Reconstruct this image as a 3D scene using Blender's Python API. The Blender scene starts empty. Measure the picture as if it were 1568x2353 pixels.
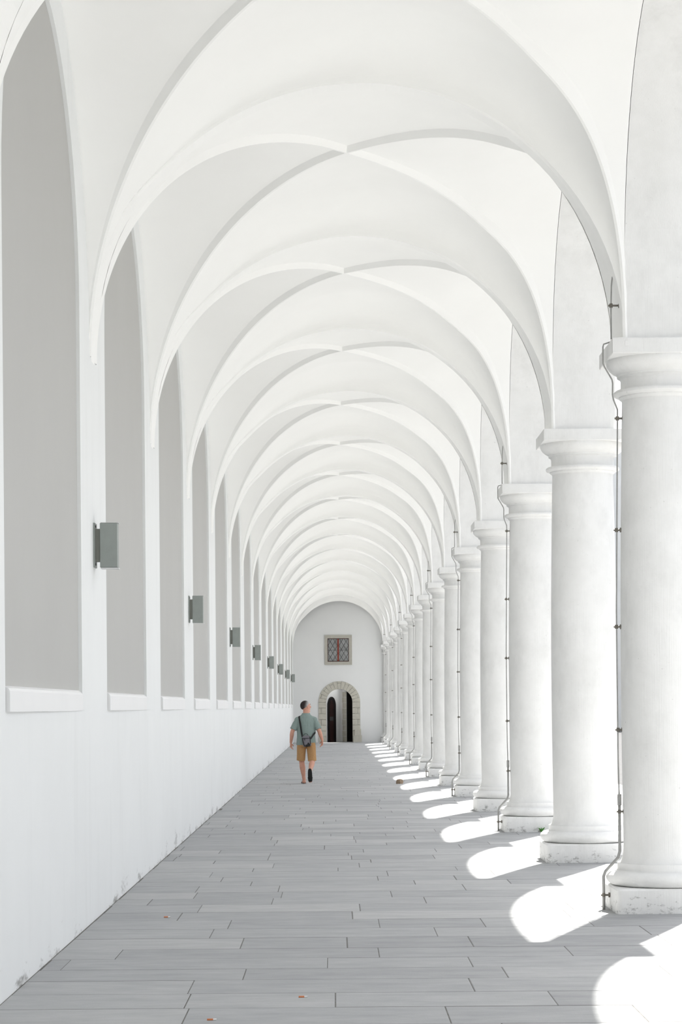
import bpy, math, random
from mathutils import Vector, Matrix, Quaternion
random.seed(7)
PI = math.pi
SC = bpy.context.scene
COL = SC.collection

# ------------------------------------------------------------------ helpers
class MB:
    """collects vertices and faces (with a material slot each)"""
    def __init__(self):
        self.v = []; self.f = []; self.m = []
    def add(self, verts, faces, mi=0):
        o = len(self.v)
        self.v += [tuple(p) for p in verts]
        for f in faces:
            self.f.append([i + o for i in f]); self.m.append(mi)
    def box(self, a, b, mi=0, M=None):
        x0, y0, z0 = a; x1, y1, z1 = b
        vs = [Vector(p) for p in ((x0,y0,z0),(x1,y0,z0),(x1,y1,z0),(x0,y1,z0),(x0,y0,z1),(x1,y0,z1),(x1,y1,z1),(x0,y1,z1))]
        if M is not None: vs = [M @ p for p in vs]
        self.add(vs, [(0,3,2,1),(4,5,6,7),(0,1,5,4),(1,2,6,5),(2,3,7,6),(3,0,4,7)], mi)
    def grid(self, rows, mi=0, close_u=False):
        n = len(rows[0]); fs = []
        for r in range(len(rows) - 1):
            for c in range(n if close_u else n - 1):
                d = (c + 1) % n
                fs.append((r*n + c, r*n + d, (r+1)*n + d, (r+1)*n + c))
        self.add([p for row in rows for p in row], fs, mi)
    def lathe(self, prof, seg=72, cap=True, mi=0):
        rows = [[(r*math.cos(2*PI*k/seg), r*math.sin(2*PI*k/seg), z) for k in range(seg)] for r, z in prof]
        self.grid(rows, mi, True)
        if cap:
            o = len(self.v) - len(rows)*seg
            self.f.append([o + k for k in range(seg)][::-1]); self.m.append(mi)
            o = len(self.v) - seg
            self.f.append([o + k for k in range(seg)]); self.m.append(mi)
    def tube(self, pts, radii, seg=12, ref=None, mi=0, cap=True):
        """loft of ellipses; radii are numbers or (a,b); ref = side direction of 'a'"""
        pts = [Vector(p) for p in pts]; n = len(pts); rows = []
        prev = Vector(ref) if ref is not None else None
        for i, p in enumerate(pts):
            t = (pts[min(i+1, n-1)] - pts[max(i-1, 0)])
            if t.length < 1e-9: t = Vector((0,0,1))
            t.normalize()
            if prev is None:
                prev = Vector((1,0,0)) if abs(t.x) < .8 else Vector((0,1,0))
            a = prev - t*prev.dot(t)
            if a.length < 1e-6: a = t.orthogonal()
            a.normalize(); b = t.cross(a)
            if ref is None: prev = a
            r = radii[i] if isinstance(radii, (list, tuple)) else radii
            ra, rb = r if isinstance(r, (list, tuple)) else (r, r)
            rows.append([p + a*(ra*math.cos(2*PI*k/seg)) + b*(rb*math.sin(2*PI*k/seg)) for k in range(seg)])
        base = len(self.v)
        self.grid(rows, mi, True)
        if cap:
            self.f.append([base + k for k in range(seg)][::-1]); self.m.append(mi)
            o = base + (n-1)*seg
            self.f.append([o + k for k in range(seg)]); self.m.append(mi)
    def ball(self, c, r, M=None, seg=16, rings=10, mi=0):
        c = Vector(c); r = r if isinstance(r, (list, tuple)) else (r, r, r)
        rows = []
        for i in range(1, rings):
            th = PI*i/rings
            rows.append([Vector((r[0]*math.sin(th)*math.cos(2*PI*k/seg), r[1]*math.sin(th)*math.sin(2*PI*k/seg), -r[2]*math.cos(th))) for k in range(seg)])
        bot, top = Vector((0,0,-r[2])), Vector((0,0,r[2]))
        R = M if M is not None else Matrix.Identity(3)
        base = len(self.v)
        self.grid([[c + R @ p for p in row] for row in rows], mi, True)
        nb = len(self.v); self.v.append(tuple(c + R @ bot)); self.v.append(tuple(c + R @ top))
        lo = base + (rings-2)*seg
        for k in range(seg):
            self.f.append([nb, base + (k+1) % seg, base + k]); self.m.append(mi)
            self.f.append([nb+1, lo + k, lo + (k+1) % seg]); self.m.append(mi)
    def build(self, name, mats, parent=None, smooth=False, autosmooth=None, bevel=0):
        me = bpy.data.meshes.new(name)
        me.from_pydata(self.v, [], self.f); me.validate()
        mats = mats if isinstance(mats, (list, tuple)) else [mats]
        for m in mats: me.materials.append(m)
        if len(me.polygons) == len(self.m):
            me.polygons.foreach_set('material_index', self.m)
        if smooth:
            me.polygons.foreach_set('use_smooth', [True]*len(me.polygons))
        if autosmooth is not None:
            me.set_sharp_from_angle(angle=math.radians(autosmooth))
        me.update()
        o = bpy.data.objects.new(name, me); COL.objects.link(o)
        if parent is not None: o.parent = parent
        if bevel:
            b = o.modifiers.new('bevel', 'BEVEL'); b.width = bevel; b.segments = 2; b.limit_method = 'ANGLE'; b.angle_limit = math.radians(40)
        return o

def fix_normals(o):
    import bmesh
    bm = bmesh.new(); bm.from_mesh(o.data)
    bmesh.ops.recalc_face_normals(bm, faces=bm.faces); bm.to_mesh(o.data); bm.free(); return o

def tag(o, label=None, cat=None, group=None, kind=None):
    if label: o['label'] = label
    if cat: o['category'] = cat
    if group: o['group'] = group
    if kind: o['kind'] = kind
    return o

def empty(name, loc):
    o = bpy.data.objects.new(name, None); COL.objects.link(o); o.location = loc; o.empty_display_size = .1; return o

def copy_tree(o, parent=None):
    c = o.copy(); COL.objects.link(c)
    if parent is not None: c.parent = parent
    for ch in list(o.children): copy_tree(ch, c)
    return c

def remesh(o, voxel, smooth_iter=3):
    """turn intersecting shells into one continuous skin"""
    r = o.modifiers.new('remesh', 'REMESH'); r.mode = 'VOXEL'; r.voxel_size = voxel
    s = o.modifiers.new('smooth', 'SMOOTH'); s.factor = .5; s.iterations = smooth_iter
    dg = bpy.context.evaluated_depsgraph_get(); dg.update()
    me = bpy.data.meshes.new_from_object(o.evaluated_get(dg))
    old = o.data; mats = [m for m in old.materials]
    o.modifiers.clear(); o.data = me
    me.materials.clear()
    for m in mats: me.materials.append(m)
    me.polygons.foreach_set('use_smooth', [True]*len(me.polygons))
    me.polygons.foreach_set('material_index', [0]*len(me.polygons))
    bpy.data.meshes.remove(old)
    return o

# ------------------------------------------------------------------ materials
def rgb(h):
    h = h.lstrip('#'); c = [int(h[i:i+2], 16)/255 for i in (0, 2, 4)]
    return tuple(x/12.92 if x <= .04045 else ((x+.055)/1.055)**2.4 for x in c) + (1,)

class NT:
    def __init__(self, name, rough=.8, metal=0, spec=.3):
        self.m = bpy.data.materials.new(name); self.m.use_nodes = True
        self.t = self.m.node_tree; self.n = self.t.nodes; self.l = self.t.links
        self.b = self.n['Principled BSDF']
        self.b.inputs['Roughness'].default_value = rough; self.b.inputs['Metallic'].default_value = metal
        self.b.inputs['Specular IOR Level'].default_value = spec
    def node(self, typ, **kw):
        n = self.n.new(typ)
        for k, v in kw.items(): setattr(n, k, v)
        return n
    def link(self, a, b): self.l.new(a, b)
    def coords(self, scale=(1,1,1), what='Object'):
        tc = self.node('ShaderNodeTexCoord'); mp = self.node('ShaderNodeMapping')
        mp.inputs['Scale'].default_value = scale
        self.link(tc.outputs[what], mp.inputs['Vector']); return mp.outputs['Vector']
    def noise(self, vec, scale, detail=6, rough=.6):
        n = self.node('ShaderNodeTexNoise'); n.inputs['Scale'].default_value = scale
        n.inputs['Detail'].default_value = detail; n.inputs['Roughness'].default_value = rough
        self.link(vec, n.inputs['Vector']); return n.outputs['Fac']
    def ramp(self, fac, stops):
        r = self.node('ShaderNodeValToRGB'); e = r.color_ramp.elements
        while len(e) < len(stops): e.new(.5)
        for i, (p, c) in enumerate(stops):
            e[i].position = p; e[i].color = c
        self.link(fac, r.inputs['Fac']); return r.outputs['Color']
    def math(self, op, a, b=None, clamp=False):
        n = self.node('ShaderNodeMath', operation=op, use_clamp=clamp)
        for i, x in enumerate((a, b)):
            if x is None: continue
            if isinstance(x, (int, float)): n.inputs[i].default_value = x
            else: self.link(x, n.inputs[i])
        return n.outputs[0]
    def mix(self, fac, a, b, mode='MIX'):
        n = self.node('ShaderNodeMix', data_type='RGBA', blend_type=mode)
        ins = [n.inputs[0], n.inputs[6], n.inputs[7]]
        for s, x in zip(ins, (fac, a, b)):
            if isinstance(x, (int, float)): s.default_value = x
            elif isinstance(x, tuple): s.default_value = x
            else: self.link(x, s)
        return n.outputs[2]
    def color(self, c):
        if isinstance(c, tuple): self.b.inputs['Base Color'].default_value = c
        else: self.link(c, self.b.inputs['Base Color'])
    def bump(self, h, strength=.3, dist=.01):
        b = self.node('ShaderNodeBump'); b.inputs['Strength'].default_value = strength; b.inputs['Distance'].default_value = dist
        self.link(h, b.inputs['Height']); self.link(b.outputs['Normal'], self.b.inputs['Normal'])

G = lambda v, t=(1,1,1): (v*t[0], v*t[1], v*t[2], 1)

def mat_plaster(name, v, tint=(1,1,1), stain=0, streak=False):
    m = NT(name, .85, spec=.2)
    vec = m.coords()
    big = m.noise(vec, .9, 5)
    c = m.ramp(big, [(.3, G(v*.97, tint)), (.7, G(v, tint))])
    if streak:
        st = m.noise(m.coords((5, 1.6, .20)), 2.2, 6, .65)
        c = m.mix(m.math('MULTIPLY', m.ramp(st, [(.54, (0,0,0,1)), (.75, (1,1,1,1))]), .10), c, G(v*.62, (1, 1, .98)))
    if stain:
        tc = m.node('ShaderNodeTexCoord'); sp = m.node('ShaderNodeSeparateXYZ'); m.link(tc.outputs['Object'], sp.inputs[0])
        low = m.math('SUBTRACT', 1, m.math('DIVIDE', sp.outputs['Z'], .33), True)
        n1 = m.noise(m.coords((2, .45, 1.7)), 2.6, 8, .75)
        k = m.math('MULTIPLY', m.ramp(m.math('ADD', n1, m.math('MULTIPLY', low, .17)), [(.67, (0,0,0,1)), (.80, (1,1,1,1))]), m.math('MULTIPLY', low, stain, True))
        c = m.mix(k, c, G(.22, (1, .97, .9)))
    m.color(c)
    fine = m.noise(vec, 55, 4, .6); mid = m.noise(vec, 6, 4)
    m.bump(m.math('ADD', m.math('MULTIPLY', fine, .35), mid), .12, .006)
    return m.m

def mat_column(name='limewashed_stone', grime=0):
    m = NT(name, .85, spec=.2)
    vec = m.coords()
    c = m.ramp(m.noise(vec, 2.2, 6, .65), [(.3, G(.75, (1, 1, .985))), (.65, G(.82, (1, 1, .99)))])
    patch = m.noise(m.coords((1, 1, .45)), 3.1, 7, .7)
    c = m.mix(m.math('MULTIPLY', m.ramp(patch, [(.50, (0,0,0,1)), (.70, (1,1,1,1))]), .30), c, G(.58, (1, 1, .98)))
    pits = m.noise(vec, 38, 3, .5)
    c = m.mix(m.math('MULTIPLY', m.ramp(pits, [(.72, (0,0,0,1)), (.80, (1,1,1,1))]), .55), c, G(.33, (1, .98, .93)))
    if grime:
        tc = m.node('ShaderNodeTexCoord'); sp_ = m.node('ShaderNodeSeparateXYZ'); m.link(tc.outputs['Object'], sp_.inputs[0])
        low = m.math('SUBTRACT', 1, m.math('DIVIDE', sp_.outputs['Z'], .20), True)
        gn = m.noise(m.coords((1, 1, 1.6)), 11, 8, .75)
        c = m.mix(m.math('MULTIPLY', m.ramp(m.math('ADD', gn, m.math('MULTIPLY', low, .14)), [(.63, (0,0,0,1)), (.74, (1,1,1,1))]), grime), c, G(.20, (1, .98, .92)))
    m.color(c)
    br = m.noise(m.coords((60, 60, 1.2)), 2.0, 4, .5)
    m.bump(m.math('ADD', br, m.math('MULTIPLY', m.noise(vec, 14, 5, .6), .8)), .35, .006)
    return m.m

def mat_floor():
    m = NT('grey_sandstone_slabs', .8, spec=.25)
    at = m.node('ShaderNodeAttribute'); at.attribute_name = 'tone'
    c = m.ramp(at.outputs['Fac'], [(0, G(.300, (.98, 1, 1.02))), (.5, G(.365, (.98, 1, 1.015))), (1, G(.425, (.99, 1, 1.0)))])
    vec = m.coords((1, 2.6, 1))
    c = m.mix(.35, c, m.ramp(m.noise(vec, 2.3, 8, .68), [(.32, G(.27, (.98, 1, 1.02))), (.68, G(.50))]))
    sp = m.noise(m.coords(), 26, 4, .6)
    c = m.mix(m.math('MULTIPLY', m.ramp(sp, [(.68, (0,0,0,1)), (.78, (1,1,1,1))]), .3), c, G(.20))
    m.color(c)
    m.bump(m.math('ADD', m.noise(vec, 18, 6, .65), m.noise(m.coords(), 90, 3)), .25, .005)
    return m.m

def mat_simple(name, c, rough=.7, metal=0, spec=.4, var=.12, scale=30, bump=.0):
    m = NT(name, rough, metal, spec); vec = m.coords()
    d = tuple(x*(1-var) for x in c[:3]) + (1,); l = tuple(min(1, x*(1+var)) for x in c[:3]) + (1,)
    m.color(m.ramp(m.noise(vec, scale, 5), [(.3, d), (.7, l)]))
    if bump: m.bump(m.noise(vec, scale*1.5, 4), bump, .004)
    return m.m

M = {}
M['wall'] = mat_plaster('white_plaster', .84, (.985, 1.0, 1.0), stain=.9, streak=True)
M['vault'] = mat_plaster('white_vault_plaster', .93, (1, 1, .985))
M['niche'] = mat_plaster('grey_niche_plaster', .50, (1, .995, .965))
M['endwall'] = mat_plaster('end_wall_plaster', .74, (.99, 1, 1))
M['sill'] = mat_plaster('sill_plaster', .85)
M['column'] = mat_column()
M['plinth'] = mat_column('weathered_plinth_stone', .75)
M['floor'] = mat_floor()
M['joint'] = mat_simple('joint_sand', G(.13, (1, .98, .90)), .95, var=.3, scale=12)
M['court'] = mat_simple('court_bounce_strip', G(.65, (1, 1, .98)), .9, var=.12, scale=3)  # pale strip by the arcade, invented to bounce light into the vault
M['court_dim'] = mat_simple('court_low_bounce', G(.09), .9, var=.3, scale=5)  # ground beyond the strip, kept dark to hold back bounce light
M['lamp'] = mat_simple('grey_coated_metal', rgb('#8b918d'), .45, .0, .5, .05, 12)
M['lampdark'] = mat_simple('dark_grey_metal', rgb('#74766f'), .5, 0, .5, .05, 12)
M['glass_lid'] = mat_simple('frosted_lid', G(.62), .3, var=.03)
M['black'] = mat_simple('black_metal', G(.012), .5)
M['conduit'] = mat_simple('grey_conduit', G(.36, (1, 1, .97)), .45, .3, .5, .1)
M['clamp'] = mat_simple('weathered_clamp', rgb('#77736b'), .55, .4, .5, .2, 40)
M['portal'] = mat_simple('sandstone_blocks', rgb('#b9b6ab'), .9, var=.10, scale=7, bump=.2)
M['frame'] = mat_simple('sandstone_frame', rgb('#aeaba2'), .9, var=.06, scale=9)
M['red'] = mat_simple('red_painted_wood', rgb('#7d3020'), .6, var=.25, scale=18)
M['darksash'] = mat_simple('dark_red_sash', rgb('#3c1a14'), .6, var=.5, scale=14)
M['dark'] = mat_simple('dark_wood_and_void_shade', G(.005, (1.2, .9, .85)), .55, var=.4, scale=8)  # wood of the door; also the painted shade inside the right opening
M['darkred'] = mat_simple('dark_red_wood', G(.012, (2.0, .6, .5)), .5, var=.4, scale=8)
M['notice'] = mat_simple('dull_notice_plate', G(.06), .6)
M['lead'] = mat_simple('lead_bars', G(.035), .5, .3)
M['slate'] = mat_simple('slate_roof', rgb('#5f6168'), .7, var=.2, scale=4)
M['facade'] = mat_simple('pale_facade', rgb('#e2e2e0'), .9, var=.05, scale=1)

def mat_glass():
    m = NT('window_glass', .12, spec=.6)
    m.color(m.ramp(m.noise(m.coords(), 3.5, 3), [(.35, G(.20, (.97, 1, .99))), (.65, G(.29, (.98, 1, 1)))]))
    return m.m
M['glass'] = mat_glass()

# ------------------------------------------------------------------ plan of the gallery (metres; eye level 1.65)
EYE = 1.65
D = 5.83
NB0, NB1 = -4, 15                  # columns NB0 .. NB1 stand on the right
YR = lambda i: 18.25 + D*i
YL = lambda i: 17.86 + D*i
XL, XR, XA0, XA1 = -1.88, 2.316, 2.32, 2.97
YEND = YR(15) + .22
YBACK = YR(NB0) + .1
CX = 2.67                           # column axis
FOOT_L, FOOT_R = .22, .40

def T(x):                           # transverse arch, height above eye level
    if x < .3:
        q = min(1, (.3 - x)/2.18); h = min(1, max(0, (q-.72)/.28)); h = h*h*(3-2*h)
        return 2.75 + (2.22 + .25*h)*math.sqrt(max(0, 1 - q*q))
    q = min(1, (x - .3)/2.016); return 2.89 + 2.08*math.sqrt(max(0, 1 - q*q))
def DL(t):
    h = min(1, max(0, (t-.72)/.28)); h = h*h*(3-2*h)
    return 2.75 + 2.38*max(0, 1 - t*t)**.5
def DR(t):
    q = min(1, max(0, (t-.6)/.4)); q = q*q*(3-2*q)
    return 2.89 + (2.24 + .2*q)*max(0, 1 - t**2.5)**.4
DWL = lambda t: DL(t) + .055*(1 - t**6)
DWR = lambda t: DR(t) + .055*(1 - t**6)
WL = lambda e: 2.75 + 2.40*max(0, 1 - e*e)**.5
WR = lambda e: 2.89 + 2.48*max(0, 1 - abs(e)**2.5)**.4

def bay_points(i):
    yl0, yl1, yr0, yr1 = YL(i), YL(i+1), YR(i), YR(i+1)
    C = Vector((.16, (yl0+yl1+yr0+yr1)/4))
    return (C, Vector((XL, yl0+FOOT_L)), Vector((XL, yl1-FOOT_L)), Vector((XR, yr0+FOOT_R)), Vector((XR, yr1-FOOT_R)))

NV, NS = 26, 44
def sector(mb, C, A, B, zfun, DA, DB, shift):
    """web between two diagonals: A and B are the feet, zfun the bounding arch"""
    rows = []
    for iv in range(NV + 1):
        v = (iv/NV)**2
        ea, eb = A + (C-A)*v, B + (C-B)*v
        za, zb = DA(1-v), DB(1-v)
        ra, rb = zfun(ea, -1, v), zfun(eb, 1, v)
        row = []
        for k in range(NS + 1):
            s = .5 - .5*math.cos(PI*k/NS)
            p = ea.lerp(eb, s)
            z = zfun(p, 2*s-1, v) + (za-ra)*(1-s) + (zb-rb)*s
            q = shift(p, s, v)
            row.append((q.x, q.y, z + EYE))
        rows.append(row)
    mb.grid(rows)

ceil = MB()
for i in range(NB0, NB1):
    C, LN, LF, RN, RF = bay_points(i)
    def sh(sign):
        def f(p, s, v):
            foot = FOOT_L*(1-s) + FOOT_R*s
            return Vector((p.x, p.y - sign*(foot-.10)*(1-abs(2*s-1)**6)*(1-v)**3))
        return f
    ztr = lambda p, e, v: T(p.x)
    none = lambda p, s, v: p
    sector(ceil, C, LN, RN, ztr, DWL, DWR, sh(1))
    sector(ceil, C, LF, RF, ztr, DWL, DWR, sh(-1))
    sector(ceil, C, LN, LF, lambda p, e, v: WL(e*(1-v)), DWL, DWL, none)
    sector(ceil, C, RN, RF, lambda p, e, v: WR(e*(1-v)), DWR, DWR, none)
ceiling = ceil.build('ceiling', M['vault'], smooth=True)
tag(ceiling, 'white groin vaulted ceiling running the whole length of the gallery', 'ceiling', kind='structure')

def rib_mesh(mb, C, F, Df):
    d2 = (F - C); n = Vector((-d2.y, d2.x, 0)).normalized()
    pts = []
    N = 40
    for k in range(N + 1):
        t = math.sin(PI/2*k/N)
        p = C + d2*t; pts.append(Vector((p.x, p.y, Df(t) + EYE)))
    rows = []
    for k, p in enumerate(pts):
        tg = (pts[min(k+1, N)] - pts[max(k-1, 0)]).normalized()
        up = n.cross(tg)
        if up.z < 0 or (abs(up.z) < .05 and up.to_2d().dot(d2) < 0): up = -up
        if k == 0: up = Vector((0, 0, 1))
        rows.append([p + n*.085 + up*.13, p + n*.012, p - n*.012, p - n*.085 + up*.13])
    mb.grid(rows)

for i in range(NB0, NB1):
    C, LN, LF, RN, RF = bay_points(i)
    for F, Df in ((LN, DL), (RN, DR), (LF, DL), (RF, DR)):
        mb = MB(); rib_mesh(mb, C, F, Df)
        fix_normals(mb.build('diagonal_rib', M['vault'], ceiling))
for i in range(NB0, NB1 + 1):
    mb = MB(); rows = []
    N = 56
    for k in range(N + 1):
        s = .5 - .5*math.cos(PI*k/N)
        x = XL + (XR - XL)*s; y = YL(i)*(1-s) + YR(i)*s
        z = T(x) - .020 + EYE
        q = Vector((.3 - x, 0, -(z - EYE - 2.7)))
        q.normalize()                    # towards the room; the hidden edge goes the other way
        a = Vector((x, y, z)); p6 = abs(2*s-1)**6
        e_ = .103 + (FOOT_L*(1-s) + (FOOT_R-.06)*s - .060)*p6; b = a - q*(.022 - .017*p6); c = b - q*.14
        rows.append([c + Vector((0,-e_,0)), b + Vector((0,-e_,0)), a + Vector((0,-.10,0)), a + Vector((0,.10,0)), b + Vector((0,e_,0)), c + Vector((0,e_,0))])
    mb.grid(rows); fix_normals(mb.build('transverse_arch', M['vault'], ceiling))

# unseen roof slab above the vault, added to block light
mb = MB(); mb.box((-2.6, YBACK-.4, 9.3), (3.3, YEND+.3, 9.6))
tag(mb.build('roof', M['facade']), 'unseen roof slab above the gallery, added to block light', 'roof', kind='structure')

# ------------------------------------------------------------------ left wall with shallow blind arches
NH, NZ0, NB_ = 1.985, 3.05, 1.75
SILLZ = 1.64
def arch_pts(yc, half, z0, b, n=2, N=28):
    out = []
    for k in range(N + 1):
        a = PI*k/N; c, s = math.cos(a), math.sin(a)
        e = -c
        out.append((yc + half*e, z0 + EYE + b*max(0, 1 - abs(e)**n)**(1/n)))
    return out
wl = MB(); TOP = 9.3
for i in range(NB0, NB1):
    y0, y1 = YL(i), YL(i+1); yc = (y0+y1)/2
    ap = arch_pts(yc, NH, NZ0, NB_)
    X = XL
    wl.add([(X,y0,0),(X,y1,0),(X,y1,SILLZ),(X,y0,SILLZ)], [(0,1,2,3)])
    wl.add([(X,y0,SILLZ),(X,yc-NH,SILLZ),(X,yc-NH,TOP),(X,y0,TOP)], [(0,1,2,3)])
    wl.add([(X,yc+NH,SILLZ),(X,y1,SILLZ),(X,y1,TOP),(X,yc+NH,TOP)], [(0,1,2,3)])
    for (ya, za), (yb, zb) in zip(ap, ap[1:]):
        wl.add([(X,ya,za),(X,yb,zb),(X,yb,TOP),(X,ya,TOP)], [(0,1,2,3)])
    loop = [(yc-NH, SILLZ)] + ap + [(yc+NH, SILLZ)]
    for (ya, za), (yb, zb) in zip(loop, loop[1:] + loop[:1]):
        wl.add([(X,ya,za),(X-.03,ya,za),(X-.03,yb,zb),(X,yb,zb)], [(0,1,2,3)])
wl.add([(XL,YBACK,0),(XL,YL(NB0),0),(XL,YL(NB0),TOP),(XL,YBACK,TOP)], [(0,1,2,3)])
wl.add([(XL,YL(NB1),0),(XL,YEND+.3,0),(XL,YEND+.3,TOP),(XL,YL(NB1),TOP)], [(0,1,2,3)])
wl.box((XL-.6, YBACK-.4, -.2), (XL-.06, YEND+.3, TOP))
wall_left = wl.build('wall_left', M['wall'])
tag(wall_left, 'long white plaster wall with shallow blind arches and a smooth base', 'wall', kind='structure')
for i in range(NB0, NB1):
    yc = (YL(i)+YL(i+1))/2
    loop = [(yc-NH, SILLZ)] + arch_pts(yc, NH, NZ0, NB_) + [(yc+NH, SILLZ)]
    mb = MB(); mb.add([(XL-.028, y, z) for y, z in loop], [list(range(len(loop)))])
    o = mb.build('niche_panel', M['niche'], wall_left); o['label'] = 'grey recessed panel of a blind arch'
    mb = MB(); rnd = random.Random(i)
    a, b = yc-NH+.02, yc+NH-.005
    N = 8; rows = []
    for k in range(N + 1):
        y = a + (b-a)*k/N; e = .024*(1 - .80*k/N)
        zt, zb = SILLZ + .138 + rnd.uniform(-.001, .001), SILLZ - .002 + rnd.uniform(-.0015, .0015)
        rows.append([(XL-.027, y, zb), (XL+e, y, zb), (XL+e, y, zt-.02), (XL+e-.01, y, zt-.003), (XL-.027, y, zt+.012)])
    mb.grid(rows, 0, True)
    mb.f.append([0,1,2,3,4]); mb.m.append(0); o_ = len(mb.v)-5; mb.f.append([o_+4,o_+3,o_+2,o_+1,o_]); mb.m.append(0)
    fix_normals(mb.build('sill', M['sill'], wall_left))

# ------------------------------------------------------------------ right arcade wall
def arcade_profile(yc, N=40):
    return arch_pts(yc, D/2 - FOOT_R, 2.89, 2.48, 2.5, N)
ABT = 2.89 + EYE - .002
wr = MB()
for i in range(NB0, NB1):
    y0, y1 = YR(i), YR(i+1); yc = (y0+y1)/2
    ap = arcade_profile(yc)
    ap[0] = (ap[0][0], ABT); ap[-1] = (ap[-1][0], ABT)
    for X in (XA0, XA1):
        for (ya, za), (yb, zb) in zip(ap, ap[1:]):
            wr.add([(X,ya,za),(X,yb,zb),(X,yb,TOP),(X,ya,TOP)], [(0,1,2,3)])
        wr.add([(X,y0,ABT),(X,ap[0][0],ABT),(X,ap[0][0],TOP),(X,y0,TOP)], [(0,1,2,3)])
        wr.add([(X,ap[-1][0],ABT),(X,y1,ABT),(X,y1,TOP),(X,ap[-1][0],TOP)], [(0,1,2,3)])
    wr.grid([[(XA0,y,z),(XA1,y,z)] for y, z in ap])
for i in range(NB0, NB1 + 1):
    y = YR(i); h = FOOT_R
    wr.add([(XA0,y-h,ABT),(XA1,y-h,ABT),(XA1,y+h,ABT),(XA0,y+h,ABT)], [(0,1,2,3)])
# shell of the building where the gallery goes on behind the view and ends
wr_mesh = wr

# column profile (radius, height)
prof_base = [(.0,.200),(.40,.200),(.43,.205),(.46,.222),(.478,.25),(.481,.268),(.474,.292),(.45,.313),(.41,.322),(.392,.324),(.389,.328),(.389,.380),(.384,.384),(.362,.386),(.0,.386)]
prof_shaft = [(.372,.384),(.358,.40),(.347,.425),(.340,.46),(.337,.50)] + \
    [(.337 + .014*math.sin(PI*min(1, max(0, (z-.5)/3.6))) - .016*((z-.5)/3.6)**2, z) for z in [.5 + 3.58*k/16 for k in range(1, 17)]] + [(.322,4.10)]
prof_cap = [(.322,4.098),(.332,4.108),(.346,4.118),(.347,4.128),(.360,4.130),(.380,4.136),(.390,4.150),(.388,4.165),(.374,4.177),(.350,4.180),(.333,4.183),
            (.331,4.22),(.332,4.262),(.340,4.275),(.350,4.285),(.360,4.287),(.361,4.305),(.372,4.312),(.400,4.328),(.425,4.350),(.443,4.378),(.449,4.405),(.447,4.42)]
def sq_ring(h, r, z, seg=5):
    out = []
    for cx, cy, a0 in ((h-r,h-r,0),(-h+r,h-r,PI/2),(-h+r,-h+r,PI),(h-r,-h+r,1.5*PI)):
        for k in range(seg + 1):
            a = a0 + PI/2*k/seg; out.append((cx + r*math.cos(a), cy + r*math.sin(a), z))
    return out
def add_plinth(mb):
    rows = [sq_ring(.450,.05,-.01), sq_ring(.453,.05,.05), sq_ring(.452,.05,.185), sq_ring(.44,.05,.199)]
    mb.grid(rows, 0, True); n = len(rows[0]); o = len(mb.v)-n
    mb.f.append([o+k for k in range(n)]); mb.m.append(0)
def add_abacus(mb):
    rows = [sq_ring(.447,.008,4.418,2), sq_ring(.452,.008,4.424,2), sq_ring(.452,.008,4.534,2), sq_ring(.446,.01,4.541,2)]
    mb.grid(rows, 0, True); n = len(rows[0]); o = len(mb.v)-n
    mb.f.append([o+k for k in range(n)]); mb.m.append(0)
    o -= 3*n; mb.f.append([o+k for k in range(n)][::-1]); mb.m.append(0)
def add_shaft(mb): mb.lathe(prof_shaft, 72, False)
def add_base(mb): mb.lathe(prof_base, 72, False)
def add_cap(mb): mb.lathe(prof_cap, 72, False)

# columns that stand before the picture's edge belong to the arcade shell
nc = MB()
nc.box((XA0, YBACK-.5, 0), (XA1, YBACK-.1, TOP))
for i in range(NB0, 0):
    o = len(nc.v)
    for fn in (add_plinth, add_base, add_shaft, add_cap, add_abacus): fn(nc)
    for k in range(o, len(nc.v)):
        x, y, z = nc.v[k]; nc.v[k] = (x + CX, y + YR(i), z)
tag(fix_normals(nc.build('trim_2', M['column'], None, True, 40)), 'white columns of the arcade before the picture begins', 'columns', kind='structure')
wall_right = fix_normals(wr_mesh.build('wall_right', M['column']))
tag(wall_right, 'white arcade wall of round arches carried by the columns', 'wall', kind='structure')

def make_column():
    c = empty('column', (CX, YR(0), 0))
    for nm, fn, sm in (('plinth', add_plinth, 35), ('base', add_base, 50), ('shaft', add_shaft, 50), ('capital', add_cap, 40), ('abacus', add_abacus, 35)):
        mb = MB(); fn(mb); fix_normals(mb.build(nm, M['plinth' if nm == 'plinth' else 'column'], c, True, sm))
    return c
ORD = 'first second third fourth fifth sixth seventh eighth ninth tenth'.split()
col0 = make_column()
for i in range(0, NB1 + 1):
    c = col0 if i == 0 else copy_tree(col0)
    c.location = (CX, YR(i), 0)
    if i: c.rotation_euler.z = (i*3 % 4)*PI/2
    con = ', thin conduit down its inner side' if i % 2 == 0 else ', no conduit'
    if i == 0: lab = 'nearest white column, cut off by the right edge' + con
    elif i < 8: lab = ORD[i] + ' white column from the front' + con
    elif i == NB1: lab = 'last white column, standing against the end wall'
    else: lab = ORD[NB1-i] + ' white column from the end wall' + con
    tag(c, lab, 'column', 'arcade columns', 'thing')
mb = MB(); mb.box((-.355, -.4565, 4.475), (-.320, -.45, 4.512)); mb.build('repair_patch', M['column'], col0)

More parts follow.
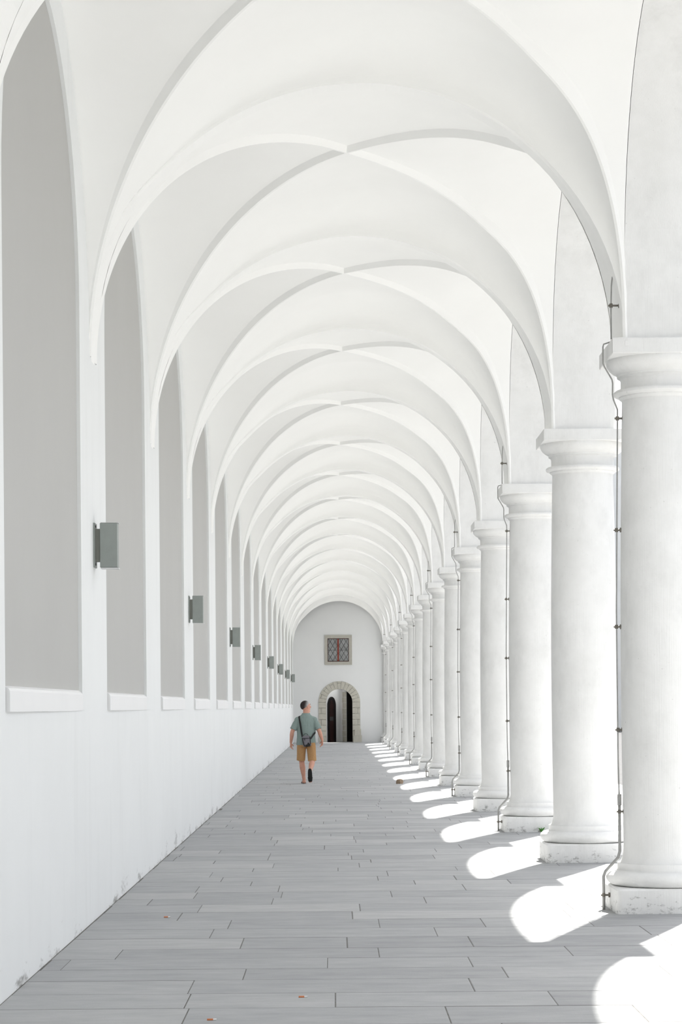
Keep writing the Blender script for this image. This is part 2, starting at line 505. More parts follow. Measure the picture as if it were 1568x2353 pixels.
# ------------------------------------------------------------------ conduits on every second column
def make_conduit():
    r = empty('conduit', (CX, YR(0), 0))
    up = [(-.36,-.19,5.09),(-.42,-.21,5.06),(-.428,-.21,4.99),(-.435,-.23,4.80),(-.437,-.25,4.56)]
    mb = MB(); mb.tube(up, .006, 8); mb.build('upper_cable', M['conduit'], r, True)
    pts = [(-.43,-.10,4.56),(-.475,-.06,4.55),(-.48,-.05,4.53),(-.48,-.04,4.40),(-.465,-.03,4.37),(-.405,-.02,4.27),(-.40,-.02,4.24),(-.402,-.02,4.15),(-.395,-.02,4.11),(-.362,-.01,4.03),(-.362,0,3.9),(-.382,0,2.4),(-.378,0,1.2),(-.37,0,.86)]
    mb = MB(); mb.tube(pts, .006, 8); mb.build('cable', M['conduit'], r, True)
    low = [(-.37,0,.90),(-.37,0,.47),(-.385,-.005,.42),(-.49,-.02,.31),(-.505,-.02,.27),(-.505,-.02,0.0)]
    mb = MB(); mb.tube(low, .012, 10); mb.build('pipe', M['conduit'], r, True)
    mb = MB(); mb.tube([(-.37,0,.84),(-.37,0,.93)], .017, 10); mb.build('sleeve', M['conduit'], r, True)
    for x, y, z, l in ((-.362,0,3.96,.05),(-.376,0,3.06,.04),(-.382,0,2.28,.04),(-.376,0,1.45,.04),(-.37,0,.79,.04),(-.505,-.02,.12,.05),(-.434,-.228,4.83,.07)):
        mb = MB(); mb.tube([(x-.022,y,z),(x+l,y,z)], .008, 8); mb.tube([(x+l-.012,y,z),(x+l,y,z)], .020, 10); mb.tube([(x,y,z-.016),(x,y,z+.016)], .013, 8)
        mb.build('clamp', M['clamp'], r, True, 40)
    return r
cd0 = make_conduit()
for k, i in enumerate(range(0, NB1, 2)):
    c = cd0 if k == 0 else copy_tree(cd0)
    c.location = (CX, YR(i), 0)
    lab = 'thin grey conduit clamped to the nearest column' if i == 0 else \
          ('thin grey conduit clamped to the %s column from the front' % ORD[i] if i < 8 else 'thin grey conduit clamped to the %s column from the end wall' % ORD[NB1-i])
    tag(c, lab, 'conduit', 'conduits on the columns')

# ------------------------------------------------------------------ wall lamps on every second pier
def make_lamp():
    r = empty('wall_lamp', (XL, YL(0), 2.94))
    mb = MB(); mb.box((-.001,-.08,-.175), (.014,.08,.175)); mb.build('mounting_plate', M['lamp'], r, bevel=.002)
    mb = MB(); mb.box((.014,-.055,-.128), (.062,.055,.128)); mb.build('arm', M['lampdark'], r)
    mb = MB(); mb.box((.052,-.07,-.176), (.188,.06,.172))
    mb.build('housing', M['lamp'], r, bevel=.003)
    for z0, z1 in ((-.186,-.178), (.174,.178)):
        mb = MB(); mb.box((.056,-.066,z0), (.196,.062,z1)); mb.build('lid', M['glass_lid'], r)
    for z in (-.15, .148):
        mb = MB(); mb.tube([(.012,-.03,z),(.019,-.03,z)], .010, 10); mb.build('screw', M['black'], r)
    return r
lp0 = make_lamp()
for k in range(8):
    c = lp0 if k == 0 else copy_tree(lp0)
    c.location = (XL, YL(2*k), 2.94)
    lab = 'nearest and largest grey box lamp on the left wall' if k == 0 else \
          ('grey box lamp on the wall, last before the end wall' if k == 7 else 'grey box lamp on the wall, %s from the front' % ORD[k])
    tag(c, lab, 'lamp', 'box lamps on the left wall')

# ------------------------------------------------------------------ floor of sandstone slabs
fl = MB(); tones = []
rf = random.Random(21)
y = YBACK - .2; row = 0
FX0, FX1 = XL - .03, 3.35
while y < YEND + .05:
    h = rf.choice([.36, .42, .48, .55, .62, .68, .72, .74]) if y > 24 else rf.uniform(.48, .74)
    x = FX0 - rf.uniform(0, 1.0)
    while x < FX1:
        L = rf.uniform(.65, 1.75)
        x0, x1 = max(XL + rf.uniform(.002, .014), x), min(FX1, x + L)
        if x1 - x0 > .05:
            g = rf.uniform(.003, .011); ge = rf.uniform(.001, .0038)
            z = rf.uniform(.0005, .0030); b = .004
            a = [(x0+ge, y+g), (x1-ge, y+g), (x1-ge, y+h-g), (x0+ge, y+h-g)]
            c = [(a[0][0]+b, a[0][1]+b), (a[1][0]-b, a[1][1]+b), (a[2][0]-b, a[2][1]-b), (a[3][0]+b, a[3][1]-b)]
            fl.add([(p[0], p[1], -.03) for p in a] + [(p[0], p[1], -.0004) for p in a] + [(p[0], p[1], z) for p in c],
                   [(8,9,10,11)] + [(k, (k+1) % 4, 4+(k+1) % 4, 4+k) for k in range(4)] + [(4+k, 4+(k+1) % 4, 8+(k+1) % 4, 8+k) for k in range(4)])
            tones += [min(1, max(0, rf.gauss(.5, .30)))]*9
        x += L
    y += h; row += 1
nf = len(fl.f)
fl.add([(FX0-.1,YBACK-.5,0),(FX1,YBACK-.5,0),(FX1,YEND+4,0),(FX0-.1,YEND+4,0)], [(0,1,2,3)], 1)
tones.append(.5)
floor = fl.build('floor', [M['floor'], M['joint']])
at = floor.data.attributes.new('tone', 'FLOAT', 'FACE')
if len(at.data) == len(tones): at.data.foreach_set('value', tones)
tag(floor, 'grey sandstone slab floor laid in crosswise rows', 'floor', kind='structure')
mb = MB(); CS = 6.0
mb.add([(3.35,-60,-.02),(CS,-60,-.02),(CS,190,-.02),(3.35,190,-.02)], [(0,1,2,3)])
mb.add([(CS,-60,-.02),(60,-60,-.02),(60,190,-.02),(CS,190,-.02)], [(0,1,2,3)], 1)
tag(mb.build('courtyard_ground', [M['court'], M['court_dim']]), 'sunlit courtyard ground beyond the columns, pale near strip added to bounce light', 'ground', kind='structure')

# ------------------------------------------------------------------ end wall, portal, window
PXC, PHO, PHI, PSZ = .27, .975, .61, 1.887      # portal axis, outer and inner half width, spring height
Y0 = YEND
ew = MB()
def half_circle(r, N=24): return [(PXC - r*math.cos(PI*k/N), PSZ + r*math.sin(PI*k/N)) for k in range(N + 1)]
hc = half_circle(PHI + .12)
xa, xb = PXC - PHI - .12, PXC + PHI + .12
for A in ([(XL-.1,0),(xa,0),(xa,TOP),(XL-.1,TOP)], [(xb,0),(3.3,0),(3.3,TOP),(xb,TOP)]):
    ew.add([(x, Y0, z) for x, z in A], [(0,1,2,3)])
for (x0, z0), (x1, z1) in zip(hc, hc[1:]):
    ew.add([(x0,Y0,z0),(x1,Y0,z1),(x1,Y0,TOP),(x0,Y0,TOP)], [(0,1,2,3)])
wall_end = fix_normals(ew.build('wall_end', M['endwall']))
tag(wall_end, 'white end wall closing the gallery, with portal and small window', 'wall', kind='structure')
mb = MB(); mb.box((XL-.6, YBACK-.6, 0), (3.3, YBACK-.3, TOP))
tag(mb.build('wall_front', M['wall']), 'white wall closing the gallery behind the viewpoint', 'wall', kind='structure')

po = MB()
def block(poly, y0, y1, inset=.012):
    c = Vector((sum(p[0] for p in poly)/len(poly), sum(p[1] for p in poly)/len(poly)))
    n = len(poly)
    sm = [(c.x + (p[0]-c.x)*(1-.05), c.y + (p[1]-c.y)*(1-.05)) for p in poly]
    vs = [(p[0], y1, p[1]) for p in poly] + [(p[0], y0+inset, p[1]) for p in poly] + [(p[0], y0, p[1]) for p in sm]
    fs = [list(range(2*n, 3*n))] + [(k, (k+1) % n, n+(k+1) % n, n+k) for k in range(n)] + [(n+k, n+(k+1) % n, 2*n+(k+1) % n, 2*n+k) for k in range(n)]
    po.add(vs, fs)
NVOUS = 15
for k in range(NVOUS):
    a0, a1 = PI*k/NVOUS + .005, PI*(k+1)/NVOUS - .005
    ro = PHO if k % 2 == 0 else PHO - .09
    arc = lambda r, aa: (PXC - r*math.cos(aa), PSZ + r*math.sin(aa))
    am = (a0+a1)/2
    block([arc(PHI,a0), arc(PHI,am), arc(PHI,a1), arc(ro,a1), arc(ro,am), arc(ro,a0)], Y0-.05, Y0+.3)
    if k % 2: block([arc(ro+.012,a0), arc(ro+.012,a1), arc(PHO,a1), arc(PHO,am), arc(PHO,a0)], Y0-.035, Y0+.02)
nj = 7; hj = PSZ/nj
for side in (-1, 1):
    for k in range(nj):
        z0, z1 = k*hj + .004, (k+1)*hj - .004
        ro = PHO if k % 2 == 0 else PHO - .12
        X0, X1 = sorted((PXC + side*PHI, PXC + side*ro))
        block([(X0,z0),(X1,z0),(X1,z1),(X0,z1)], Y0-.05, Y0+.3)
        if k % 2:
            X0, X1 = sorted((PXC + side*(ro+.012), PXC + side*PHO)); block([(X0,z0),(X1,z0),(X1,z1),(X0,z1)], Y0-.035, Y0+.02)
po.box((PXC+PHI+.04, Y0-.30, 0), (PXC+PHO+.06, Y0, .33)); po.box((PXC+PHI+.10, Y0-.16, .33), (PXC+PHO+.03, Y0, .62))
portal = fix_normals(po.build('trim_1', M['portal']))
tag(portal, 'rusticated sandstone surround of the arched portal in the end wall', 'portal', kind='structure')

# vestibule behind the portal: slanting wall with an arched door, quoined opening to the right
A, B, E = Vector((-.36, Y0+.32)), Vector((.42, Y0+2.0)), Vector((1.55, Y0+.5))
ve = MB()
def slant(P, Q, s0, s1, z0, z1, mb, off=0, mi=0):
    d = (Q-P).normalized(); n = Vector((d.y, -d.x))
    p, q = P + (Q-P)*s0 + n*off, P + (Q-P)*s1 + n*off
    mb.add([(p.x,p.y,z0),(q.x,q.y,z0),(q.x,q.y,z1),(p.x,p.y,z1)], [(0,1,2,3)], mi)
slant(A, B, 0, 1, 0, 3.2, ve)
slant(B, E, 0, .09, 0, 3.2, ve); slant(B, E, .55, 1, 0, 3.2, ve); slant(B, E, .09, .55, 2.42, 3.2, ve)
pr_ = B + (E-B)*.09
nb_ = Vector(((E-B).normalized().y, -(E-B).normalized().x))
pq_ = pr_ - nb_*.125
ve.add([(pr_.x,pr_.y,0),(pq_.x,pq_.y,0),(pq_.x,pq_.y,3.2),(pr_.x,pr_.y,3.2)], [(0,1,2,3)])
ve.add([(-1,Y0+1.3,2.75),(2,Y0+1.3,2.75),(2,Y0+2.6,2.75),(-1,Y0+2.6,2.75)], [(0,1,2,3)])  # passage ceiling stops short, gap shaped to let sky light in
ve.add([(xa,Y0+.30,0),(xa,Y0,0),(xa,Y0,2.75),(xa,Y0+.30,2.75)], [(0,1,2,3)])
ve.add([(A.x,A.y,0),(xa,Y0+.28,0),(xa,Y0+.28,2.75),(A.x,A.y,2.75)], [(0,1,2,3)])
ve.add([(E.x,E.y,0),(xb,Y0+.28,0),(xb,Y0+.28,2.75),(E.x,E.y,2.75)], [(0,1,2,3)])
tag(ve.build('wall_passage', M['endwall']), 'white slanting wall of the passage behind the portal', 'wall', kind='structure')

def slab_on(P, Q, sc, half, zs, top, n_out, thick, name, mat, parent=None):
    """arched door leaf lying on the line P-Q"""
    d = (Q-P).normalized(); n = Vector((d.y, -d.x)); c = P + (Q-P)*sc
    loop = [(-half, 0), (half, 0)] + [(half*math.cos(PI*k/16), zs + (top-zs)*math.sin(PI*k/16)) for k in range(17)]
    fr = [(c.x + d.x*u + n.x*n_out, c.y + d.y*u + n.y*n_out, z) for u, z in loop]
    bk = [(x - n.x*thick, y_ - n.y*thick, z) for x, y_, z in fr]
    m_ = MB(); N = len(loop); m_.add(fr + bk, [list(range(N)), list(range(2*N-1, N-1, -1))] + [(k, (k+1) % N, N+(k+1) % N, N+k) for k in range(N)])
    return fix_normals(m_.build(name, mat, parent))
door1 = slab_on(A, B, .31, .44, 1.72, 2.14, .05, .06, 'door_1', M['dark'])
tag(door1, 'dark arched wooden door in the slanting passage wall', 'door', kind='structure')
pn = slab_on(A, B, .27, .20, 1.6, 1.98, .07, .03, 'door_panel', M['darkred'], door1)
def plate(P, Q, s0, s1, z0, z1, off, name, mat, parent):
    m_ = MB(); slant(P, Q, s0, s1, z0, z1, m_, off); slant(P, Q, s0, s1, z0, z1, m_, off-.01); return m_.build(name, mat, parent)
o = plate(A, B, .13, .34, 1.02, 1.2, .09, 'notice_plate', M['notice'], door1); o['label'] = 'small grey notice plate'
d = (E-B).normalized(); nB = Vector((d.y, -d.x))
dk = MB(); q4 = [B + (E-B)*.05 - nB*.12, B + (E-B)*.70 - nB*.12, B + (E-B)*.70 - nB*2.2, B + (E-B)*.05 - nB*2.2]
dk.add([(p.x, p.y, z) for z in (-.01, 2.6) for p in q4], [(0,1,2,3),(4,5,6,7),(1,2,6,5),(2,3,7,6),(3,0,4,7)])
door2 = dk.build('door_2', M['dark'])  # near-black box stands in for the shade inside the opening
tag(door2, 'opening with painted black shade and stone quoins on the right inside the portal', 'doorway', kind='structure')
for k in range(9):
    z0 = k*.265; w = .088 if k % 2 else .070
    m_ = MB()
    p, q = B + (E-B)*(.09-w) + nB*.02, B + (E-B)*.092 + nB*.02
    p2, q2 = p - nB*.13, q - nB*.13
    m_.add([(p.x,p.y,z0+.006),(q.x,q.y,z0+.006),(q.x,q.y,z0+.259),(p.x,p.y,z0+.259),(p2.x,p2.y,z0+.006),(q2.x,q2.y,z0+.006),(q2.x,q2.y,z0+.259),(p2.x,p2.y,z0+.259)],
           [(0,1,2,3),(1,5,6,2),(4,0,3,7),(3,2,6,7),(0,4,5,1)])
    m_.build('quoin', M['portal'], door2)

# window
WX0, WX1, WZ0, WZ1 = -.40, .88, 3.63, 5.02
IX0, IX1, IZ0, IZ1 = -.262, .735, 3.78, 4.87
fr = MB()
for a, b in (((WX0,WZ0),(WX1,IZ0)), ((WX0,IZ1),(WX1,WZ1)), ((WX0,IZ0),(IX0,IZ1)), ((IX1,IZ0),(WX1,IZ1))):
    fr.box((a[0], Y0-.05, a[1]), (b[0], Y0+.02, b[1]))
win = fr.build('window_1', M['frame'])
tag(win, 'small square leaded window in a grey stone frame, above the portal', 'window', kind='structure')
g = MB(); g.box((IX0, Y0-.012, IZ0), (IX1, Y0-.004, IZ1)); g.build('glass', M['glass'], win)
sh = MB(); xm = .235
for x0, x1, z0, z1 in ((IX0,IX1,IZ0,IZ0+.035), (IX0,IX1,IZ1-.03,IZ1), (IX0,IX0+.025,IZ0,IZ1), (IX1-.025,IX1,IZ0,IZ1)):
    sh.box((x0, Y0-.03, z0), (x1, Y0-.005, z1))
sb = sh
mu = MB(); mu.box((xm-.035, Y0-.037, IZ0+.036), (xm+.035, Y0-.004, IZ1-.031)); mu.build('mullion', M['red'], win)
sb.build('sash', M['darksash'], win)
ld = MB(); zm = (IZ0+IZ1)/2
for x0, x1 in ((IX0+.02, xm-.035), (xm+.035, IX1-.02)):
    w_ = x1-x0; zz0, zz1 = IZ0+.03, IZ1-.03; hh = zz1-zz0
    def bar(a, b):
        ld.tube([(a[0], Y0-.02, a[1]), (b[0], Y0-.02, b[1])], .007, 6)
    bar((x0, zm), (x1, zm))
    s = w_/2; q = hh*.35
    for n_ in range(-2, 6):
        for sg in (1, -1):
            pts = []
            for u in (0, 1):
                pts.append((x0 + w_*u, (zz0 + n_*q + 2*q*u) if sg == 1 else (zz0 + n_*q + 2*q*(1-u))))
            (xa_, za_), (xb_, zb_) = pts
            def clip(x_, z_, x2, z2):
                if z_ < zz0: t = (zz0-z_)/(z2-z_); return (x_+(x2-x_)*t, zz0)
                if z_ > zz1: t = (zz1-z_)/(z2-z_); return (x_+(x2-x_)*t, zz1)
                return (x_, z_)
            if max(za_, zb_) <= zz0 or min(za_, zb_) >= zz1: continue
            bar(clip(xa_, za_, xb_, zb_), clip(xb_, zb_, xa_, za_))
ld.build('lattice', M['lead'], win)

# ------------------------------------------------------------------ building across the courtyard
bl = empty('building', (30, 148, 0))
def at_b(mb): 
    mb.v = [(x-30, y_-148, z) for x, y_, z in mb.v]; return mb
mb = MB(); mb.box((9, 150, -.1), (55, 165, 19.5)); mb.box((30, -40, -.1), (42, 165, 13.5)); at_b(mb).build('wall', M['facade'], bl)  # second box: unseen side wing, added to shape light on the left wall
mb = MB(); mb.add([(8.5,149.5,19.5),(55,149.5,19.5),(55,157,24.5),(8.5,157,24.5)], [(0,1,2,3)]); mb.add([(8.5,149.5,19.5),(8.5,165,19.5),(8.5,157,24.5)], [(0,1,2)])
mb.add([(29.5,-40,13.4),(29.5,165,13.4),(36,165,18.5),(36,-40,18.5)], [(0,1,2,3)]); at_b(mb).build('roof', M['slate'], bl)
tag(bl, 'pale building with slate roof glimpsed between the two nearest columns', 'building')

# ------------------------------------------------------------------ small things on the floor
def litter(name, x, y_): return (x, y_)
rng = random.Random(4)
st = MB(); rows = []
for z, s in ((0,1),(.05,1.03),(.085,.8),(.10,.45)):
    rows.append([( .075*s*math.cos(a)*(1+.18*rng.uniform(-1,1)), .06*s*math.sin(a)*(1+.18*rng.uniform(-1,1)), z) for a in [2*PI*k/9 for k in range(9)]])
st.grid(rows, 0, True); st.f.append([27+k for k in range(9)]); st.m.append(0)
o = st.build('stone', mat_simple('brown_stone', rgb('#8a7a68'), .9, var=.35, scale=22, bump=.3)); o.location = (1.40, 48.4, 0)
tag(o, 'small brown loose stone on the floor beside the sun patches', 'stone')

mt_or = mat_simple('filter_paper', rgb('#c98058'), .8, var=.1); mt_wh = mat_simple('white_paper', G(.75), .8, var=.05)
BUT = [(-1.33, 17.85, .15, 'orange cigarette butt lying in a joint nearest the left wall'),
       (-.19, 12.86, .05, 'orange cigarette butt by a slab joint, middle of the floor'),
       (-.66, 11.95, .1, 'short pale cigarette butt nearest the bottom edge')]
for x, y_, a, lab in BUT:
    r = empty('cigarette_butt', (x, y_, .006)); r.rotation_euler.z = a
    m1 = MB(); m1.tube([(-.022,0,0),(.010,0,0)], .0055, 10); m1.build('filter', mt_or, r, True, 40)
    m1 = MB(); m1.tube([(.010,0,0),(.028,0,0)], .0050, 10); m1.build('paper', mt_wh, r, True, 40)
    tag(r, lab, 'cigarette butt', 'cigarette butts on the floor')

wd = MB()
for k in range(9):
    a = rng.uniform(0, 2*PI); l = rng.uniform(.03, .07)
    wd.tube([(0,0,0),(.3*l*math.cos(a),.3*l*math.sin(a),.6*l),(.8*l*math.cos(a),.8*l*math.sin(a),l)], [.003,.008,.001], 5)
o = wd.build('weed', mat_simple('leaf_green', rgb('#4f8f3a'), .7, var=.3, scale=60)); o.location = (CX+.02, YR(2)-.47, 0.0)
tag(o, 'tiny green weed at the foot of the third column', 'weed')

# ------------------------------------------------------------------ the man walking away
SKIN = mat_simple('skin', rgb('#c69480'), .6, var=.08, scale=14)
HAIRM = NT('greying_hair', .7)
def _hair():
    m = HAIRM; tc = m.node('ShaderNodeTexCoord'); sp = m.node('ShaderNodeSeparateXYZ'); m.link(tc.outputs['Object'], sp.inputs[0])
    st = m.noise(m.coords((60, 60, 12)), 3, 4, .6)
    k = m.math('ADD', m.math('MULTIPLY', sp.outputs['X'], 11.0), m.math('MULTIPLY', m.math('SUBTRACT', st, .5), 1.0))
    k = m.math('ADD', k, m.math('MULTIPLY', sp.outputs['Z'], -2.6))
    k = m.math('ADD', k, .62)
    c = m.ramp(k, [(.25, rgb('#2b2321')), (.62, rgb('#6d6a68')), (1, rgb('#a9a8a7'))])
    m.color(c); m.bump(st, .6, .004)
_hair()
def fabric(name, c, var=.1, scale=90, fold=.5):
    m = NT(name, .9, spec=.15)
    n1 = m.noise(m.coords(), scale, 3)
    d = tuple(x*(1-var) for x in c[:3]) + (1,); l = tuple(min(1, x*(1+var)) for x in c[:3]) + (1,)
    m.color(m.ramp(n1, [(.35, d), (.65, l)]))
    m.bump(m.noise(m.coords((9, 9, 3.2)), 1.5, 3, .5), fold, .03)
    return m.m
SHIRT = fabric('heather_green_jersey', rgb('#84938f'), .10, 160, .7)
SHORT = fabric('tan_cotton', rgb('#b08a60'), .08, 60, .6)
BAGM = fabric('grey_nylon', rgb('#77757b'), .06, 80, .1)
BLK = mat_simple('black_webbing', G(.010), .7, var=.2)
SOLE = mat_simple('black_rubber', G(.008), .8, var=.2)

PX, PY = -.600, 48.95
V = Vector
# -- body
hip_l, hip_r = V((-.095, 0, .90)), V((.098, -.02, .90))
kn_l, kn_r = V((-.100, .09, .485)), V((.133, -.03, .480))
an_l, an_r = V((-.052, .045, .085)), V((.082, -.42, .270))
sh_l, sh_r = V((-.188, -.01, 1.385)), V((.188, -.01, 1.385))
el_l, el_r = V((-.300, -.05, 1.120)), V((.290, -.06, 1.125))
wr_l, wr_r = V((-.332, .06, .885)), V((.350, -.01, .935))
b = MB()
tor = [(.86, .165, .105), (.92, .178, .118), (1.0, .172, .118), (1.08, .165, .116), (1.18, .172, .118), (1.28, .185, .122), (1.36, .18, .112), (1.41, .150, .092), (1.455, .095, .075), (1.50, .070, .068)]
b.tube([(0, 0, z) for z, _, _ in tor], [(x, y) for _, x, y in tor], 24, (1,0,0))
b.tube([(0, 0, 1.45), (.004, .008, 1.53), (.010, .014, 1.61)], [.074, .069, .068], 18, (1,0,0))
def limb(pts, rad): b.tube(pts, rad, 16)
for hp, kn, an in ((hip_l, kn_l, an_l), (hip_r, kn_r, an_r)):
    d = (an - kn); calf_back = V((0, -1, 0)) if kn is kn_l else V((0, .0, 1)).cross(V((1,0,0)))*-1
    back = d.cross(V((1,0,0))).normalized()
    if back.y > 0: back = -back
    limb([hp + V((0,0,.03)), hp.lerp(kn,.3), hp.lerp(kn,.7), kn, kn + d*.12 + back*.006, kn + d*.32 + back*.018, kn + d*.55 + back*.010, kn + d*.8, an, an + d*.06],
         [.088, .086, .070, .060, .058, .0635, .054, .040, .0375, .038])
for sh, el, wr in ((sh_l, el_l, wr_l), (sh_r, el_r, wr_r)):
    limb([sh.lerp(V((0,0,1.36)), .3), sh, sh.lerp(el,.35), sh.lerp(el,.75), el, el.lerp(wr,.25), el.lerp(wr,.6), wr], [.05, .060, .053, .047, .044, .0465, .038, .0285])
# feet: the left flat on the floor, the right pushing off its toes
def foot(an, toe_dir, up, sgn):
    f = toe_dir.normalized(); u = up.normalized(); s = f.cross(u)
    heel = an - u*.045 - f*.045
    b.tube([heel - f*.018, heel, an + f*.02 - u*.042, an + f*.08 - u*.048, an + f*.14 - u*.056, an + f*.19 - u*.062, an + f*.215 - u*.064],
           [(.022,.022), (.036,.036), (.038,.042), (.040,.033), (.045,.024), (.040,.016), (.024,.010)], 16, s)
    for k, (o, L) in enumerate(((-.028, .020), (-.010, .024), (.008, .022), (.022, .017), (.034, .010))):
        q = an + f*.195 - u*.064 + s*o*sgn
        b.tube([q, q + f*L*.6, q + f*(L + .008)], [.010, .010, .005], 8)
    return heel, f, u, s
fl_dir, fl_up = V((-.10, 1, 0)), V((0, 0, 1))
fr_dir = V((.02, -.10, -.995)); fr_up = V((0, 1, -.10))
fr_dir = V((.03, .16, -.985)); fr_up = V((0, .985, .16))
L_ = foot(an_l, fl_dir, fl_up, -1)
R_ = foot(an_r, fr_dir, fr_up, 1)
# hands: palm, four unequal curled fingers and a thumb
def hand(wr, fore, side, palm):
    """fore = finger direction, side = towards the thumb, palm = the way the palm faces"""
    f, s, p = fore.normalized(), side.normalized(), palm.normalized()
    b.tube([wr - f*.01, wr + f*.03, wr + f*.07, wr + f*.095], [(.026,.020), (.034,.018), (.041,.016), (.039,.013)], 14, s)
    for k, (o, L, c) in enumerate(((.030, .070, .45), (.010, .080, .60), (-.010, .074, .72), (-.029, .058, .82))):
        q = wr + f*.088 + s*o; pts = [q]; d = f
        for seg, frac in enumerate((.44, .32, .24)):
            a = c*(.75 if seg == 0 else 1.0)
            d = (d*math.cos(a) + p*math.sin(a)).normalized()
            pts.append(pts[-1] + d*L*frac)
        b.tube(pts, [.0098, .0095, .0088, .0070], 10)
    q = wr + f*.028 + s*.026
    d1 = (f*.65 + s*.65 + p*.35).normalized(); d2 = (f*.9 + s*.2 + p*.45).normalized()
    b.tube([q - s*.012, q, q + d1*.040, q + d1*.040 + d2*.034], [.014, .014, .0115, .0085], 10)
hand(wr_l, V((.05, .16, -1)), V((.50, .85, .1)), V((.85, -.5, 0)))
hand(wr_r, V((-.06, .10, -1)), V((-.50, .85, .1)), V((-.85, -.5, 0)))
# head, turned to the right
HC = V((-.004, .012, 1.672)); HS = 1.10; yaw = math.radians(-58)
RZ = Matrix.Rotation(yaw, 3, 'Z') @ Matrix.Rotation(math.radians(2), 3, 'X')
H = lambda x, y, z: HC + RZ @ (V((x, y, z))*HS)
b.ball(H(0, -.012, .016), (.088, .110, .106), RZ, 24, 16)
b.ball(H(0, .030, -.045), (.068, .072, .092), RZ, 20, 12)
b.tube([H(0,.055,-.075), H(0,.078,-.112), H(0,.070,-.122)], [(.040,.03), (.030,.022), (.02,.014)], 14, RZ @ V((1,0,0)))
b.tube([H(0,.086,.030), H(0,.102,.002), H(0,.116,-.018), H(0,.100,-.030)], [.010, .012, .015, .012], 10)
for sx in (-1, 1):
    b.ball(H(.009*sx, .104, -.024), .009, None, 8, 6)
    b.ball(H(.030*sx, .082, .034), (.026, .012, .009), RZ, 10, 6)
    b.ball(H(.040*sx, .074, -.018), (.022, .02, .018), RZ, 10, 6)
    E_ = RZ @ Matrix.Rotation(math.radians(22)*sx, 3, 'Z')
    b.ball(H(.080*sx, -.004, -.004), (.010, .020, .032), E_, 12, 8)
    b.ball(H(.077*sx, .004, -.030), (.009, .012, .014), E_, 10, 6)
b.ball(H(0, .094, -.056), (.023, .010, .006), RZ, 10, 6); b.ball(H(0, .091, -.070), (.021, .010, .007), RZ, 10, 6)
person = b.build('person', SKIN)
remesh(person, .0055, 3)
person.location = (PX, PY, 0)
tag(person, 'man in green t-shirt and tan shorts walking away, head turned right', 'person')

def kid(mb, name, mat, vox=None, it=3, parent=None):
    o = mb.build(name, mat, parent or person, True)
    if vox: remesh(o, vox, it)
    return o
# eyes
for sx in (-1, 1):
    m_ = MB(); m_.ball(H(.030*sx, .076, .018), .0105, None, 12, 8); kid(m_, 'eye', mat_simple('eye_white', G(.7), .3) if sx < 0 else bpy.data.materials['eye_white'])
    m_ = MB(); m_.ball(H(.030*sx, .0835, .018), .0045, None, 8, 6); kid(m_, 'iris', M['dark'])
    m_ = MB(); m_.tube([H(.014*sx, .095, .040), H(.030*sx, .093, .046), H(.048*sx, .080, .040)], [.003, .004, .002], 6); kid(m_, 'eyebrow', HAIRM.m)
# hair: short, over the crown, the back down to the nape and the sides down to the ears
hm = MB()
rows = []
NU, NVh = 56, 18
for j in range(NVh + 1):
    row = []
    for k in range(NU):
        a = 2*PI*k/NU                           # 0 = face direction (+y)
        ca = math.cos(a)
        if ca > .45: low = .030 + .045*(ca-.45)/.55          # forehead
        elif ca > -.10: low = -.028 + .058*(ca+.10)/.55      # temple, in front of and over the ear
        else: low = -.082 + .054*(ca+1)/.90                  # nape
        th0 = math.acos(max(-1, min(1, low/.107)))
        th = th0*(1 - j/NVh)
        rr = 1.0 + (.022 if j else -.03)
        x, y_, z = math.sin(th)*math.sin(a)*.0815*rr, math.sin(th)*math.cos(a)*.1015*rr, math.cos(th)*.0975*rr
        row.append(H(x, y_ - .012, z + .016) - HC)
    rows.append(row)
hm.grid(rows, 0, True)
hair = kid(hm, 'hair', HAIRM.m); hair.location = HC
# t-shirt
t_ = MB()
tr = [(.838, .213, .138), (.86, .213, .139), (.93, .207, .138), (1.0, .200, .136), (1.08, .197, .134), (1.18, .202, .135), (1.27, .206, .137), (1.33, .212, .130), (1.38, .212, .118), (1.415, .192, .106), (1.445, .158, .098), (1.475, .122, .092), (1.50, .096, .088), (1.528, .085, .083)]
t_.tube([(0, (.004 if z > 1.45 else 0), z) for z, _, _ in tr], [(x, y) for _, x, y in tr], 28, (1,0,0))
for sh, el in ((sh_l, el_l), (sh_r, el_r)):
    e2 = sh + (el - sh)*.80
    t_.ball(sh + V((.006 if sh.x < 0 else -.006,0,-.004)), (.069, .074, .066)); t_.tube([V((.30*sh.x, 0, 1.425)), sh + V((0,0,-.002))], [(.080,.062), (.066,.062)], 16, (0,1,0)); t_.tube([sh.lerp(V((0,0,1.30)), .30), sh + V((0,0,-.03)), sh.lerp(e2,.45), sh.lerp(e2,.75), e2], [.05, .066, .068, .070, .074], 18)
shirt = kid(t_, 't_shirt', SHIRT, .007, 2)
# shorts
s_ = MB()
s_.tube([(0,0,.98), (0,0,.93), (0,-.004,.86), (0,-.005,.80)], [(.186,.122), (.193,.128), (.200,.136), (.190,.125)], 26, (1,0,0))
for hp, kn, e in ((hip_l, kn_l, V((-.118,.07,.505))), (hip_r, kn_r, V((.128,-.02,.490)))):
    s_.tube([hp + V((0,0,-.02)), hp.lerp(e,.3), hp.lerp(e,.65), e], [(.102,.112), (.101,.108), (.094,.100), (.093,.098)], 20, (1,0,0))
shorts = kid(s_, 'shorts', SHORT, .007, 2)
for sx in (-1, 1):
    m_ = MB(); x0, x1 = sorted((.055*sx, .135*sx)); m_.box((x0, -.139, .79), (x1, -.126, .80)); kid(m_, 'pocket_welt', SHORT)
